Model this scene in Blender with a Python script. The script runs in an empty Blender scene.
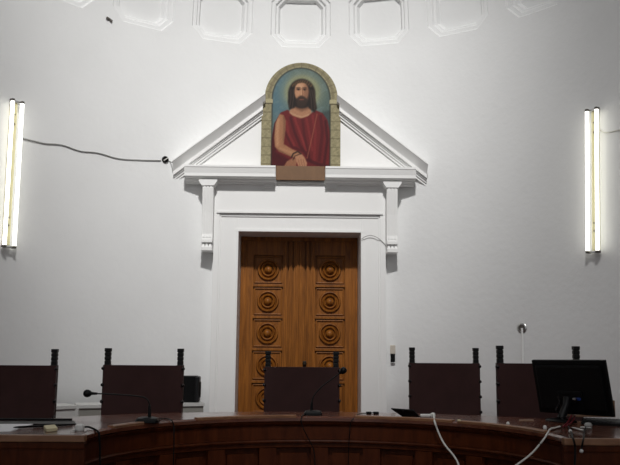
import bpy, bmesh, math, random
from mathutils import Vector, Matrix
import numpy as np
random.seed(7)
PI = math.pi; R = math.radians
SC = bpy.context.scene
COL = SC.collection

# ------------------------------------------------------------------ camera
FPX, PITCH, ROLL, YAW = 766.0, R(8.174), R(.489), R(1.024)
EYE = Vector((-.07, -5.80, 1.65))
cF = Vector((math.sin(YAW)*math.cos(PITCH), math.cos(YAW)*math.cos(PITCH), math.sin(PITCH)))
cR0 = Vector((math.cos(YAW), -math.sin(YAW), 0)); cU0 = cR0.cross(cF)
cX = math.cos(ROLL)*cR0 + math.sin(ROLL)*cU0
cY = -math.sin(ROLL)*cR0 + math.cos(ROLL)*cU0
cam = bpy.data.cameras.new('camera'); camo = bpy.data.objects.new('camera', cam); COL.objects.link(camo)
cam.sensor_width = 36; cam.lens = FPX*36/620; cam.clip_end = 100
m = Matrix((cX, cY, -cF)).transposed().to_4x4(); m.translation = EYE
camo.matrix_world = m; SC.camera = camo

def at(px, py, y=None, z=None, cyl=None):
    """survey helper: where the sight line through a photo point meets a plane or the apse wall"""
    d = cF + cX*((px-310)/FPX) - cY*((py-232.5)/FPX)
    if y is not None: t = (y-EYE.y)/d.y
    elif z is not None: t = (z-EYE.z)/d.z
    else:
        a = d.x**2+d.y**2; b = EYE.x*d.x+EYE.y*d.y; c = EYE.x**2+EYE.y**2-cyl**2
        t = (-b+math.sqrt(b*b-a*c))/a
    return EYE + d*t

# ------------------------------------------------------------------ materials
def mat(name, col, rough=.5, spec=.5, metal=0, bump=0, bscale=40, var=0, vscale=6, coat=0, emit=None, estr=0):
    m = bpy.data.materials.new(name); m.use_nodes = True
    nt = m.node_tree; N = nt.nodes; L = nt.links; b = N['Principled BSDF']
    b.inputs['Base Color'].default_value = (*col, 1); b.inputs['Roughness'].default_value = rough
    b.inputs['Specular IOR Level'].default_value = spec; b.inputs['Metallic'].default_value = metal
    b.inputs['Coat Weight'].default_value = coat; b.inputs['Coat Roughness'].default_value = .12
    tc = N.new('ShaderNodeTexCoord')
    if var:
        n = N.new('ShaderNodeTexNoise'); n.inputs['Scale'].default_value = vscale; n.inputs['Detail'].default_value = 6
        L.new(tc.outputs['Object'], n.inputs['Vector'])
        r = N.new('ShaderNodeValToRGB')
        r.color_ramp.elements[0].position = .3; r.color_ramp.elements[1].position = .7
        r.color_ramp.elements[0].color = (*[c*(1-var) for c in col], 1)
        r.color_ramp.elements[1].color = (*[min(1, c*(1+var)) for c in col], 1)
        L.new(n.outputs['Fac'], r.inputs['Fac']); L.new(r.outputs['Color'], b.inputs['Base Color'])
    if bump:
        n2 = N.new('ShaderNodeTexNoise'); n2.inputs['Scale'].default_value = bscale; n2.inputs['Detail'].default_value = 4
        L.new(tc.outputs['Object'], n2.inputs['Vector'])
        bp = N.new('ShaderNodeBump'); bp.inputs['Strength'].default_value = bump; bp.inputs['Distance'].default_value = .01
        L.new(n2.outputs['Fac'], bp.inputs['Height']); L.new(bp.outputs['Normal'], b.inputs['Normal'])
    if emit:
        b.inputs['Emission Color'].default_value = (*emit, 1); b.inputs['Emission Strength'].default_value = estr
    return m

def wood(name, c0, c1, scale=(14, 14, 1.2), rough=.4, coat=.0, dist=3.0, bump=.08, spec=.5):
    m = bpy.data.materials.new(name); m.use_nodes = True
    nt = m.node_tree; N = nt.nodes; L = nt.links; b = N['Principled BSDF']
    tc = N.new('ShaderNodeTexCoord'); mp = N.new('ShaderNodeMapping'); mp.inputs['Scale'].default_value = scale
    L.new(tc.outputs['Object'], mp.inputs['Vector'])
    n = N.new('ShaderNodeTexNoise'); n.inputs['Scale'].default_value = 1.6; n.inputs['Detail'].default_value = 8
    n.inputs['Roughness'].default_value = .62; n.inputs['Distortion'].default_value = dist*.3
    L.new(mp.outputs['Vector'], n.inputs['Vector'])
    r = N.new('ShaderNodeValToRGB'); r.color_ramp.elements[0].position = .32; r.color_ramp.elements[1].position = .68
    r.color_ramp.elements[0].color = (*c0, 1); r.color_ramp.elements[1].color = (*c1, 1)
    L.new(n.outputs['Fac'], r.inputs['Fac']); L.new(r.outputs['Color'], b.inputs['Base Color'])
    b.inputs['Roughness'].default_value = rough; b.inputs['Coat Weight'].default_value = coat
    b.inputs['Coat Roughness'].default_value = .1; b.inputs['Specular IOR Level'].default_value = spec
    bp = N.new('ShaderNodeBump'); bp.inputs['Strength'].default_value = bump; bp.inputs['Distance'].default_value = .005
    L.new(n.outputs['Fac'], bp.inputs['Height']); L.new(bp.outputs['Normal'], b.inputs['Normal'])
    return m

M = dict(
    wall=mat('wall_plaster', (.765, .77, .768), .75, .25, bump=.30, bscale=16, var=.022, vscale=1.4),
    trim=mat('trim_paint', (.80, .80, .79), .55, .35, bump=.04, bscale=30),
    floor=wood('floor_boards', (.10, .05, .03), (.16, .08, .045), rough=.4),
    carpet=mat('platform_carpet', (.10, .03, .03), .9, .1, bump=.3, bscale=200),
    oak=wood('door_oak', (.135, .043, .006), (.33, .118, .017), (16, 16, 1.1), rough=.45, bump=.12, spec=.22),
    brass=mat('old_brass', (.03, .022, .014), .4, metal=.6),
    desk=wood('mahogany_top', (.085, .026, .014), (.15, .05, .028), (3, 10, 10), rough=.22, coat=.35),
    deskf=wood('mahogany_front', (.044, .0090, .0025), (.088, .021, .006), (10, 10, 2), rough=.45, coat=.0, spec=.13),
    edge=wood('pale_lit_edge', (.19, .085, .042), (.31, .155, .08), (3, 10, 10), rough=.3),  # paler than the top: light caught along the edges is in the colour
    leather=mat('maroon_leather', (.036, .0145, .0135), .55, .2, bump=.08, bscale=120, var=.12, vscale=9),
    ebony=mat('black_wood', (.0045, .004, .004), .55, .25, bump=.1, bscale=60),
    stud=mat('dark_stud', (.02, .016, .016), .35, metal=.7),
    black=mat('black_plastic', (.003, .003, .0033), .45, .2),
    dark=mat('dark_grey_plastic', (.010, .010, .011), .45, .3),
    screen=mat('monitor_back', (.0022, .0022, .0025), .5, .18),
    rubber=mat('black_cable', (.004, .004, .004), .5, .2),
    white=mat('white_plastic', (.72, .72, .70), .4, .4),
    wcable=mat('white_cable', (.70, .69, .65), .5, .3),
    gcable=mat('grey_cable', (.34, .34, .33), .6, .3),
    red=mat('red_cable', (.13, .008, .014), .45, .4),
    blue=mat('blue_plug', (.02, .05, .22), .4, .4),
    metal=mat('brushed_metal', (.55, .55, .54), .3, metal=.9),
    cream=mat('aged_cream_enamel', (.50, .465, .29), .5, .3),
    holder=mat('lamp_holder', (.10, .09, .08), .5, .3),
    tube=mat('fluorescent_tube', (.9, .9, .88), .3, .3, emit=(1.0, .985, .90), estr=2.9),
    paper=mat('white_paper', (.84, .84, .86), .7, .2),
    note=mat('cream_paper', (.72, .64, .42), .7, .2),
    ivory=mat('ivory_plastic', (.56, .51, .44), .5, .3),
    board=wood('brown_hardboard', (.135, .064, .022), (.17, .082, .03), (6, 6, 3), rough=.6),
    rim=mat('painting_edge', (.30, .26, .18), .7, .2),
    cabw=mat('cabinet_white', (.62, .62, .60), .6, .3),
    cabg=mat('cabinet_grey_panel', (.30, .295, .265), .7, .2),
    tan=wood('tan_wood', (.16, .085, .045), (.22, .12, .065), (8, 8, 3), rough=.5),
)

# ------------------------------------------------------------------ object helpers
XF = {}
def tag(o, label=None, cat=None, group=None, kind=None):
    for k, v in (('label', label), ('category', cat), ('group', group), ('kind', kind)):
        if v: o[k] = v
    return o
def thing(name, label, cat, loc=(0, 0, 0), rotz=0, group=None, kind=None):
    o = bpy.data.objects.new(name, None); COL.objects.link(o); o.empty_display_size = .1
    o.location = loc; o.rotation_euler = (0, 0, rotz)
    XF[o.name] = (Matrix.Translation(Vector(loc)) @ Matrix.Rotation(rotz, 4, 'Z')).inverted()
    return tag(o, label, cat, group, kind)
def obj(name, bm, m, parent=None, smooth=None, origin=None):
    me = bpy.data.meshes.new(name)
    bmesh.ops.recalc_face_normals(bm, faces=bm.faces[:])
    o = bpy.data.objects.new(name, me); COL.objects.link(o)
    if parent is not None:
        x = XF[parent.name]; bm.transform(x); XF[o.name] = x; o.parent = parent
    else:
        if origin is None:
            vs = [v.co for v in bm.verts]
            origin = Vector(((min(v.x for v in vs)+max(v.x for v in vs))/2, (min(v.y for v in vs)+max(v.y for v in vs))/2, min(v.z for v in vs)))
        bm.transform(Matrix.Translation(-Vector(origin))); o.location = origin
        XF[o.name] = Matrix.Translation(-Vector(origin))
    if smooth is not None:
        for f in bm.faces: f.smooth = True
        for e in bm.edges:
            if len(e.link_faces) == 2 and e.calc_face_angle(0) > R(smooth): e.smooth = False
    bm.to_mesh(me); bm.free()
    for mm in (m if isinstance(m, (list, tuple)) else [m]): me.materials.append(mm)
    return o
def copy_tree(o, parent=None):
    c = o.copy(); COL.objects.link(c); c.parent = parent
    XF[c.name] = XF.get(o.name, Matrix())
    for ch in list(o.children): copy_tree(ch, c)
    return c
def nb(): return bmesh.new()
def box(bm, lo, hi, bev=0, seg=2, mtx=None):
    lo = Vector(lo); hi = Vector(hi)
    r = bmesh.ops.create_cube(bm, size=1)
    vs = r['verts']
    for v in vs: v.co = Vector(((lo[i]+hi[i])/2 + v.co[i]*(hi[i]-lo[i]) for i in range(3)))
    if bev:
        es = list({e for v in vs for e in v.link_edges})
        rr = bmesh.ops.bevel(bm, geom=es, offset=bev, segments=seg, profile=.6, affect='EDGES')
        vs = list({v for f in rr['faces'] for v in f.verts} | {v for v in vs if v.is_valid})
    if mtx is not None:
        for v in vs: v.co = mtx @ v.co
    return bm
def tube(bm, pts, r, n=8, caps=True, sub=0):
    pts = [Vector(p) for p in pts]
    if sub: pts = spline(pts, sub)
    rs = r if isinstance(r, (list, tuple)) else [r]*len(pts)
    prev = None; rings = []
    up = Vector((0, 0, 1))
    for i, p in enumerate(pts):
        t = (pts[min(i+1, len(pts)-1)]-pts[max(i-1, 0)]).normalized()
        if prev is None:
            a = t.cross(up) if abs(t.z) < .95 else t.cross(Vector((1, 0, 0)))
        else:
            a = prev - t*prev.dot(t)
        a.normalize(); b = t.cross(a); prev = a
        rings.append([bm.verts.new(p+(a*math.cos(2*PI*k/n)+b*math.sin(2*PI*k/n))*rs[i]) for k in range(n)])
    for A, B in zip(rings, rings[1:]):
        for k in range(n): bm.faces.new((A[k], A[(k+1) % n], B[(k+1) % n], B[k]))
    if caps: bm.faces.new(rings[0][::-1]); bm.faces.new(rings[-1])
    return bm
def spline(P, sub):
    out = []
    for i in range(len(P)-1):
        p0 = P[max(i-1, 0)]; p1 = P[i]; p2 = P[i+1]; p3 = P[min(i+2, len(P)-1)]
        for k in range(sub):
            t = k/sub
            out.append(.5*((2*p1)+(p2-p0)*t+(2*p0-5*p1+4*p2-p3)*t*t+(3*p1-p0-3*p2+p3)*t**3))
    out.append(P[-1]); return out
def lathe(bm, prof, n=24, mtx=None):
    """prof: list of (radius, height); axis = local z"""
    rings = []
    for r, h in prof:
        if r < 1e-6: rings.append([bm.verts.new((0, 0, h))])
        else: rings.append([bm.verts.new((r*math.cos(2*PI*k/n), r*math.sin(2*PI*k/n), h)) for k in range(n)])
    for A, B in zip(rings, rings[1:]):
        for k in range(n):
            k2 = (k+1) % n
            if len(A) == 1 and len(B) > 1: bm.faces.new((A[0], B[k], B[k2]))
            elif len(B) == 1 and len(A) > 1: bm.faces.new((A[k], A[k2], B[0]))
            elif len(A) > 1: bm.faces.new((A[k], A[k2], B[k2], B[k]))
    if len(rings[0]) > 1: bm.faces.new(rings[0][::-1])
    if len(rings[-1]) > 1: bm.faces.new(rings[-1])
    if mtx is not None:
        for rg in rings:
            for v in rg: v.co = mtx @ v.co
    return bm
def loft(bm, loops, closed=True, caps=True):
    rg = [[bm.verts.new(p) for p in l] for l in loops]; n = len(rg[0])
    for A, B in zip(rg, rg[1:]):
        for k in range(n if closed else n-1): bm.faces.new((A[k], A[(k+1) % n], B[(k+1) % n], B[k]))
    if caps and closed: bm.faces.new(rg[0][::-1]); bm.faces.new(rg[-1])
    return bm

# ------------------------------------------------------------------ apse shell
RAD = 3.5; SPR = 5.25; APSE_ROT = R(.723); DP = 180/11
AX = -.03                         # axis of the doorway
def dome(phi, s, dep=0):          # phi degrees from the axis, s = arc length above the springing, dep = recess
    rr = RAD+dep; p = R(phi)
    if s <= 0: return Vector((rr*math.sin(p), rr*math.cos(p), SPR+s))
    th = min(s/RAD, PI/2)
    return Vector((rr*math.cos(th)*math.sin(p), rr*math.cos(th)*math.cos(p), SPR+rr*math.sin(th)))
bm = nb()
vc = {}
def dv(phi, s):
    k = (round(phi, 4), round(s, 4))
    if k not in vc: vc[k] = bm.verts.new(dome(phi, s))
    return vc[k]
U, A2, A1 = DP/2, 6.30, 3.93
ulines = [-U, -(U+A2)/2, -A2, -(A1+A2)/2, -A1, -A1*.5, 0, A1*.5, A1, (A1+A2)/2, A2, (U+A2)/2, U]
def oct_pts(a1, a2, b1, b2, uc, sc):   # 16-point loop with side midpoints and quarter points
    c = [(-a1, -b2), (a1, -b2), (a2, -b1), (a2, b1), (a1, b2), (-a1, b2), (-a2, b1), (-a2, -b1)]
    sub = [4, 2, 2, 2, 4, 2, 2, 2]; out = []
    for i in range(8):
        p, q = c[i], c[(i+1) % 8]
        for k in range(sub[i]):
            t = k/sub[i]; out.append((uc+p[0]+(q[0]-p[0])*t, sc+p[1]+(q[1]-p[1])*t))
    return out
def coffer_row(s0, s1, bot, top, cut):
    sc = (bot+top)/2; hb = (top-bot)/2
    vl = [s0, bot, bot+cut/2, bot+cut, sc, top-cut, top-cut/2, top, s1]
    for kc in range(-5, 6):
        uc = kc*DP
        for i in range(len(ulines)-1):
            for j in range(len(vl)-1):
                u0, u1 = ulines[i], ulines[i+1]; v0, v1 = vl[j], vl[j+1]
                um, vm = (u0+u1)/2, (v0+v1)/2
                du = abs(um); dvv = abs(vm-sc)
                inside = du < A2 and dvv < hb
                if inside:
                    # how far into the cut corner
                    fu = (abs(um)-A1)/(A2-A1); fv = (dvv-(hb-cut))/cut
                    if fu > 0 and fv > 0:
                        if fu+fv < .95: continue
                        q = [(uc+u0, v0), (uc+u1, v0), (uc+u1, v1), (uc+u0, v1)]
                        if fu+fv > 1.05:
                            bm.faces.new([dv(*p) for p in q]); continue
                        # diagonal cell: keep the triangle away from the centre
                        far = max(q, key=lambda p: abs(p[0]-uc)/A2+abs(p[1]-sc)/hb)
                        k = q.index(far)
                        bm.faces.new([dv(*q[(k-1) % 4]), dv(*q[k]), dv(*q[(k+1) % 4])]); continue
                    continue
                bm.faces.new([dv(uc+u0, v0), dv(uc+u1, v0), dv(uc+u1, v1), dv(uc+u0, v1)])
        # stepped recess
        mpd = 2*PI*RAD/360*math.cos(sc/RAD)      # metres per degree here
        def ring(inset, dep):
            k = inset*.414
            a2 = A2-inset/mpd; b2 = hb-inset
            a1 = A1-k/mpd; b1 = hb-cut-k
            return oct_pts(a1, a2, b1, b2, uc, sc), dep
        specs = [(0, 0), (.016, .024), (.058, .026), (.076, .062), (.100, .064), (.128, .125)]
        first = [dv(*p) for p in ring(0, 0)[0]]
        prev = first
        for ins, dep in specs[1:]:
            pts, d = ring(ins, dep)
            cur = [bm.verts.new(dome(p[0], p[1], d)) for p in pts]
            n = len(cur)
            for k in range(n): bm.faces.new((prev[k], prev[(k+1) % n], cur[(k+1) % n], cur[k]))
            prev = cur
        bm.faces.new(prev)
coffer_row(0, .94, .108, .830, .150)
coffer_row(.94, 1.75, 1.06, 1.66, .13)
allu = sorted({round(kc*DP+u, 4) for kc in range(-5, 6) for u in ulines})
sl = [1.75+(5.44-1.75)*k/12 for k in range(13)]
for a, b in zip(allu, allu[1:]):
    for s, t in zip(sl, sl[1:]):
        bm.faces.new([dv(a, s), dv(b, s), dv(b, t), dv(a, t)])
top = bm.verts.new((0, 0, SPR+RAD))
for a, b in zip(allu, allu[1:]): bm.faces.new((dv(a, sl[-1]), dv(b, sl[-1]), top))
# drum below, with the doorway left open
DW = .80; DTOP = 3.0
rot = APSE_ROT
e0, e1 = -DP+A1, DP-A1*.5          # grid lines just outside the door opening
us = allu
for a, b in zip(us, us[1:]):
    mid = (a+b)/2
    for z0, z1 in ((0, 1.2), (1.2, DTOP), (DTOP, 4.1), (4.1, SPR)):
        if e0 < mid < e1 and z1 <= DTOP+1e-6: continue
        bm.faces.new([dv(a, z0-SPR), dv(b, z0-SPR), dv(b, z1-SPR), dv(a, z1-SPR)])
wall = obj('wall_back', bm, M['wall'], smooth=14, origin=(0, 0, 0))
# normals must face the room
me = wall.data
if sum((1 if f.normal.dot(-f.center+Vector((0, 0, 2 if f.center.z < SPR else SPR))) > 0 else -1) for f in me.polygons) < 0: me.flip_normals()
wall.rotation_euler = (0, 0, APSE_ROT)
sm = wall.modifiers.new('thickness', 'SOLIDIFY'); sm.thickness = .22; sm.offset = -1
tag(wall, 'white plastered curved apse wall rising into a coffered half dome', 'wall', kind='structure')
# the larger hall in front of the apse: arch wall, side walls, flat ceiling
NL, HW, HH = -13.0, 6.0, 11.5
na = 48
arch = [(-RAD, 0)]+[(-RAD*math.cos(PI*k/na), SPR+RAD*math.sin(PI*k/na)) for k in range(na+1)]+[(RAD, 0)]
outer = [(-HW, 0)]
for x, z in arch[1:-1]:
    dx, dz = x, z-SPR
    k = min(HW/abs(dx) if abs(dx) > 1e-6 else 1e9, (HH-SPR)/dz if dz > 1e-6 else 1e9); outer.append((dx*k, SPR+dz*k))
outer += [(HW, 0)]
bm = nb()
g = [[bm.verts.new((x, y, z)) for x, z in l] for l, y in ((arch, -.002), (outer, -.002), (outer, .22), (arch, .22))]
for q in range(4):
    A, B = g[q], g[(q+1) % 4]
    if q == 3: continue
    for k in range(len(A)-1): bm.faces.new((A[k], A[k+1], B[k+1], B[k]))
w = obj('wall_front', bm, M['wall'], origin=(0, 0, 0)); w.rotation_euler = (0, 0, APSE_ROT)
tag(w, 'white plastered wall around the arch that opens into the apse', 'wall', kind='structure')
for nm, sx in (('wall_left', -1), ('wall_right', 1)):
    bm = nb(); a, b = sorted((sx*HW, sx*(HW+.22)))
    box(bm, (a, NL, 0), (b, .2, HH))
    w = obj(nm, bm, M['wall'], origin=(0, 0, 0)); w.rotation_euler = (0, 0, APSE_ROT)
    tag(w, 'white plastered straight wall on the %s of the court' % nm.split('_')[1], 'wall', kind='structure')
bm = nb(); box(bm, (-HW-.2, NL, HH), (HW+.2, .2, HH+.2))
c = obj('ceiling', bm, M['wall'], origin=(0, 0, 0)); c.rotation_euler = (0, 0, APSE_ROT)
tag(c, 'flat white ceiling over the court', 'ceiling', kind='structure')
bm = nb(); box(bm, (-6.2, NL, -.15), (6.2, 3.9, 0))
tag(obj('floor', bm, M['floor']), 'dark boarded court floor', 'floor', kind='structure')

# raised platform behind the bench
BCX, BCY = .10, -1.55
PZ = .35
def ell(a, b, t): return Vector((BCX+a*math.cos(t), BCY+b*math.sin(t), 0))
bm = nb(); lo = []
for k in range(49):
    t = PI*k/48
    i = ell(1.36, 1.17, t); d = Vector((math.cos(t), math.sin(t), 0))
    s = 0
    while True:
        s += .01; q = i+d*s
        if abs(q.x) > 3.44 or (q.y > 0 and q.length > 3.44): break
        if q.y > 3.2 and abs(q.x-AX) < 1.1 : break
    o = i+d*(s-.01)
    lo.append([(i.x, i.y, 0), (o.x, o.y, 0), (o.x, o.y, PZ), (i.x, i.y, PZ)])
loft(bm, lo)
tag(obj('platform', bm, M['carpet']), 'raised platform behind the curved bench', 'platform', kind='structure')
bm = nb(); box(bm, (AX-.80, 2.9, 0), (AX+.80, 3.85, PZ-.002))
tag(obj('door_step', bm, M['carpet']), 'step in front of the double doors', 'platform', kind='structure')

# ------------------------------------------------------------------ door surround
tr = thing('trim_1', 'white painted door surround with broken pediment on brackets', 'door surround', (AX, 3.2, PZ), kind='structure')
YF = 3.20; OH = .728
def hb_(x): return AX+x
bm = nb()
# outer border and inner fascia of the architrave, each side
for s in (-1, 1):
    for (x0, x1, yf, zt) in ((.955, 1.02, YF, 3.19), (OH+.005, .953, YF+.028, 3.165)):
        a, b = sorted((AX+s*x0, AX+s*x1)); box(bm, (a, yf, PZ), (b, 3.46, zt), .004)
    a, b = sorted((AX+s*OH, AX+s*.765)); box(bm, (a, YF+.018, PZ), (b, 3.458, 2.974))
    a, b = sorted((AX+s*.935, AX+s*.957)); box(bm, (a, YF+.014, PZ), (b, 3.46, 3.14), .004)
box(bm, (AX-OH-.006, YF+.029, 2.957), (AX+OH+.006, 3.455, 3.162))
box(bm, (AX-.765, YF+.016, 2.952), (AX+.765, 3.461, 2.978))
box(bm, (AX-.957, YF+.014, 3.128), (AX+.957, 3.46, 3.16), .004)
box(bm, (AX-.99, YF-.022, 3.165), (AX+.99, 3.46, 3.186), .004)
obj('architrave', bm, M['trim'], tr)
bm = nb(); zq = at(300, 181.3, y=3.17).z
box(bm, (AX-1.02, YF, 3.19), (AX+1.02, 3.5, 3.56), .004)
box(bm, (AX-.30, YF-.03, zq-.025), (AX+.30, YF+.1, zq), .004)
obj('frieze', bm, M['trim'], tr)
bm = nb()
for s in (-1, 1):
    a, b = sorted((AX+s*(OH+.003), AX+s*.80)); box(bm, (a, 3.445, PZ), (b, 3.85, 2.99))
box(bm, (AX-.80, 3.445, 2.955), (AX+.80, 3.85, 3.02))
obj('reveal', bm, M['trim'], tr)
# tympanum
SL = .779
def rake(x): return 3.755+SL*(1.505-abs(x))      # top line of the raking cornice, x from the axis
bm = nb()
f_ = [(AX-1.30, 3.56), (AX+1.30, 3.56), (AX+1.30, rake(1.30)-.15), (AX, rake(0)-.15), (AX-1.30, rake(1.30)-.15)]
loft(bm, [[(x, 3.20, z) for x, z in f_], [(x, 3.52, z) for x, z in f_]])
obj('tympanum', bm, M['trim'], tr)
# horizontal cornice, two pieces either side of the gap
cprof = [(2.98, 3.700), (2.98, 3.677), (2.988, 3.670), (3.00, 3.625), (3.005, 3.608), (3.005, 3.572), (3.02, 3.562), (3.10, 3.562), (3.11, 3.545), (3.15, 3.535), (3.16, 3.515), (3.21, 3.51), (3.21, 3.700)]
for s in (-1, 1):
    bm = nb(); a, b = sorted((AX+s*.293, AX+s*1.36))
    loft(bm, [[(a, y, z) for y, z in cprof], [(b, y, z) for y, z in cprof]])
    obj('cornice', bm, M['trim'], tr)
for s in (-1, 1):                      # small blocks under the inner ends, added for their stepped shade
    bm = nb(); xc = AX+s*.375
    cp = [(-.085, 3.562), (-.085, 3.53), (-.06, 3.51), (-.06, 3.485), (-.05, 3.475), (.05, 3.475), (.06, 3.485), (.06, 3.51), (.085, 3.53), (.085, 3.562)]
    loft(bm, [[(xc+x, 3.168, z) for x, z in cp], [(xc+x, 3.25, z) for x, z in cp]])
    obj('shade_block', bm, M['trim'], tr)
# raking cornices
rprof = [(.20, 0), (.20, .012), (.185, .022), (.150, .050), (.118, .078), (.108, .090), (.108, .125), (.075, .128), (.075, .142), (.055, .146), (.05, .165), (.03, .170), (.03, .188), (0, .19), (-.25, .19), (-.25, 0)]
cs = math.cos(math.atan(SL))
for s in (-1, 1):
    bm = nb()
    lo = []
    for x in (1.505, .46):
        lo.append([(AX+s*x, 3.20-p, rake(x)-d/cs) for p, d in rprof])
    loft(bm, lo)
    up = [(.20, 0), (.20, .012), (.185, .022), (.150, .050), (.136, .062), (0, .062), (0, 0)]
    loft(bm, [[(AX+s*x, 3.20-p-.0004, rake(x)-d/cs) for p, d in up] for x in (.4602, .43)])
    obj('raking_cornice', bm, M['trim'], tr)
# console brackets
for s in (-1, 1):
    xc = AX+s*1.085; hw = .063
    bm = nb()
    pr = [(3.05, 3.52), (3.05, 3.44), (3.055, 3.40), (3.07, 3.30), (3.09, 3.15), (3.10, 3.0), (3.105, 2.90), (3.095, 2.86), (3.09, 2.83), (3.10, 2.815), (3.45, 2.815), (3.45, 3.52)]
    loft(bm, [[(xc-hw, y, z) for y, z in pr], [(xc+hw, y, z) for y, z in pr]])
    for dx in (-.037, 0, .037):      # ribs down the face
        rb = [(y-.009, z) for y, z in pr[:8]]+[(y+.02, z) for y, z in pr[7::-1]]
        loft(bm, [[(xc+dx-.011, y, z) for y, z in rb], [(xc+dx+.011, y, z) for y, z in rb]])
    br = obj('bracket', bm, M['trim'], tr)
    bm = nb()
    cp = [(-hw-.045, 3.535), (-hw-.045, 3.52), (-hw-.030, 3.495), (-hw-.008, 3.465), (hw+.008, 3.465), (hw+.030, 3.495), (hw+.045, 3.52), (hw+.045, 3.535)]
    loft(bm, [[(xc+x, 3.03, z) for x, z in cp], [(xc+x, 3.3, z) for x, z in cp]])
    obj('bracket_cap', bm, M['trim'], br)
    bm = nb()
    box(bm, (xc-hw, 3.06, 2.795), (xc+hw, 3.45, 2.815), .003)
    for dx in (-.04, 0, .04):
        loft(bm, [[(xc+dx-w, y0, z), (xc+dx+w, y0, z), (xc+dx+w, 3.45, z), (xc+dx-w, 3.45, z)] for w, y0, z in ((.008, 3.095, 2.80), (.018, 3.075, 2.745))])
    box(bm, (xc-hw*.95, 3.11, 2.74), (xc+hw*.95, 3.45, 2.80))
    box(bm, (xc-hw, 3.06, 2.70), (xc+hw, 3.45, 2.745), .004)
    obj('bracket_foot', bm, M['trim'], br)

# ------------------------------------------------------------------ double door
YD = 3.72
dr = thing('door_1', 'tall oak double door with carved roundel panels under the pediment', 'door', (AX, YD, PZ), kind='structure')
bm = nb()
box(bm, (AX-OH, YD-.02, 2.905), (AX+OH, YD+.08, 2.952), .004)
obj('door_head', bm, M['oak'], dr)
rowz = [at(268, y, y=YD).z for y in (269.5, 301.7, 333.7, 365.4)]
pit = (rowz[0]-rowz[-1])/3
rowz = [rowz[0]-pit*k for k in range(7)]
for s in (-1, 1):
    xi, xo = AX+s*.02, AX+s*OH
    pc = AX+s*.385; phw = .185
    bm = nb(); a, b = sorted((xi, xo))
    box(bm, (a, YD+.038, PZ+.01), (b, YD+.09, 2.905))                     # ground of the leaf
    for q0, q1 in ((pc-s*phw, AX+s*.142), (AX+s*.128, AX+s*.082), (AX+s*.068, xi), (pc+s*phw, xo)):
        a, b = sorted((q0, q1)); box(bm, (a, YD, PZ+.01), (b, YD+.06, 2.905), .003)
    zs = [rowz[0]+pit/2+.0]+[z-pit/2 for z in rowz]
    for k, z in enumerate(zs):
        h0 = z-.016; h1 = z+.016
        if k == 0: h1 = 2.905
        if k == len(zs)-1: h0 = PZ+.01
        box(bm, (pc-phw, YD, h0), (pc+phw, YD+.06, h1), .003)
    # long vertical beads on the inner stile
    for xb in (.105, .170):
        x = AX+s*xb; box(bm, (x-.010, YD-.022, PZ+.03), (x+.010, YD+.01, 2.89), .005)
    x = AX+s*.66; box(bm, (x-.006, YD-.008, PZ+.03), (x+.006, YD+.01, 2.89), .003)
    leaf = obj('door_leaf', bm, M['oak'], dr)
    for z in rowz:
        bm = nb(); mt = Matrix.Translation((pc, YD+.038, z)) @ Matrix.Rotation(R(90), 4, 'X')
        lathe(bm, [(.135, -.004), (.134, .022), (.126, .036), (.114, .038), (.106, .016), (.098, .004), (.094, .004), (.088, .026), (.078, .040), (.068, .034), (.062, .010), (.057, .002), (.052, .002), (.048, .030), (.036, .054), (.018, .066), (0, .068)], 36, mt)
        obj('roundel', bm, M['oak'], leaf, smooth=35)
        bm = nb()                                                          # moulding inside each square panel
        hw, hh = phw-.012, pit/2-.030
        for (x0, x1, z0, z1) in ((-hw, hw, hh-.014, hh), (-hw, hw, -hh, -hh+.014), (-hw, -hw+.014, -hh, hh), (hw-.014, hw, -hh, hh)):
            box(bm, (pc+x0, YD+.018, z+z0), (pc+x1, YD+.05, z+z1), .006)
        obj('panel_moulding', bm, M['oak'], leaf)
bm = nb()
for x0, x1, yy in ((-.048, .048, -.020), (-.026, -.004, -.040), (.004, .026, -.040)):
    box(bm, (AX+x0, YD+yy, PZ+.012), (AX+x1, YD+.05, 2.90), .006)
obj('astragal', bm, M['oak'], dr)
p = at(304.5, 363.5, y=YD-.03)
bm = nb(); box(bm, (p.x-.022, YD-.042, p.z-.06), (p.x+.022, YD-.026, p.z+.03), .005)
lathe(bm, [(.012, 0), (.01, .03), (.024, .04), (.026, .055), (.016, .066), (0, .068)], 16, Matrix.Translation((p.x, YD-.04, p.z)) @ Matrix.Rotation(R(90), 4, 'X'))
obj('door_handle', bm, M['brass'], dr, smooth=40)

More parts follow.
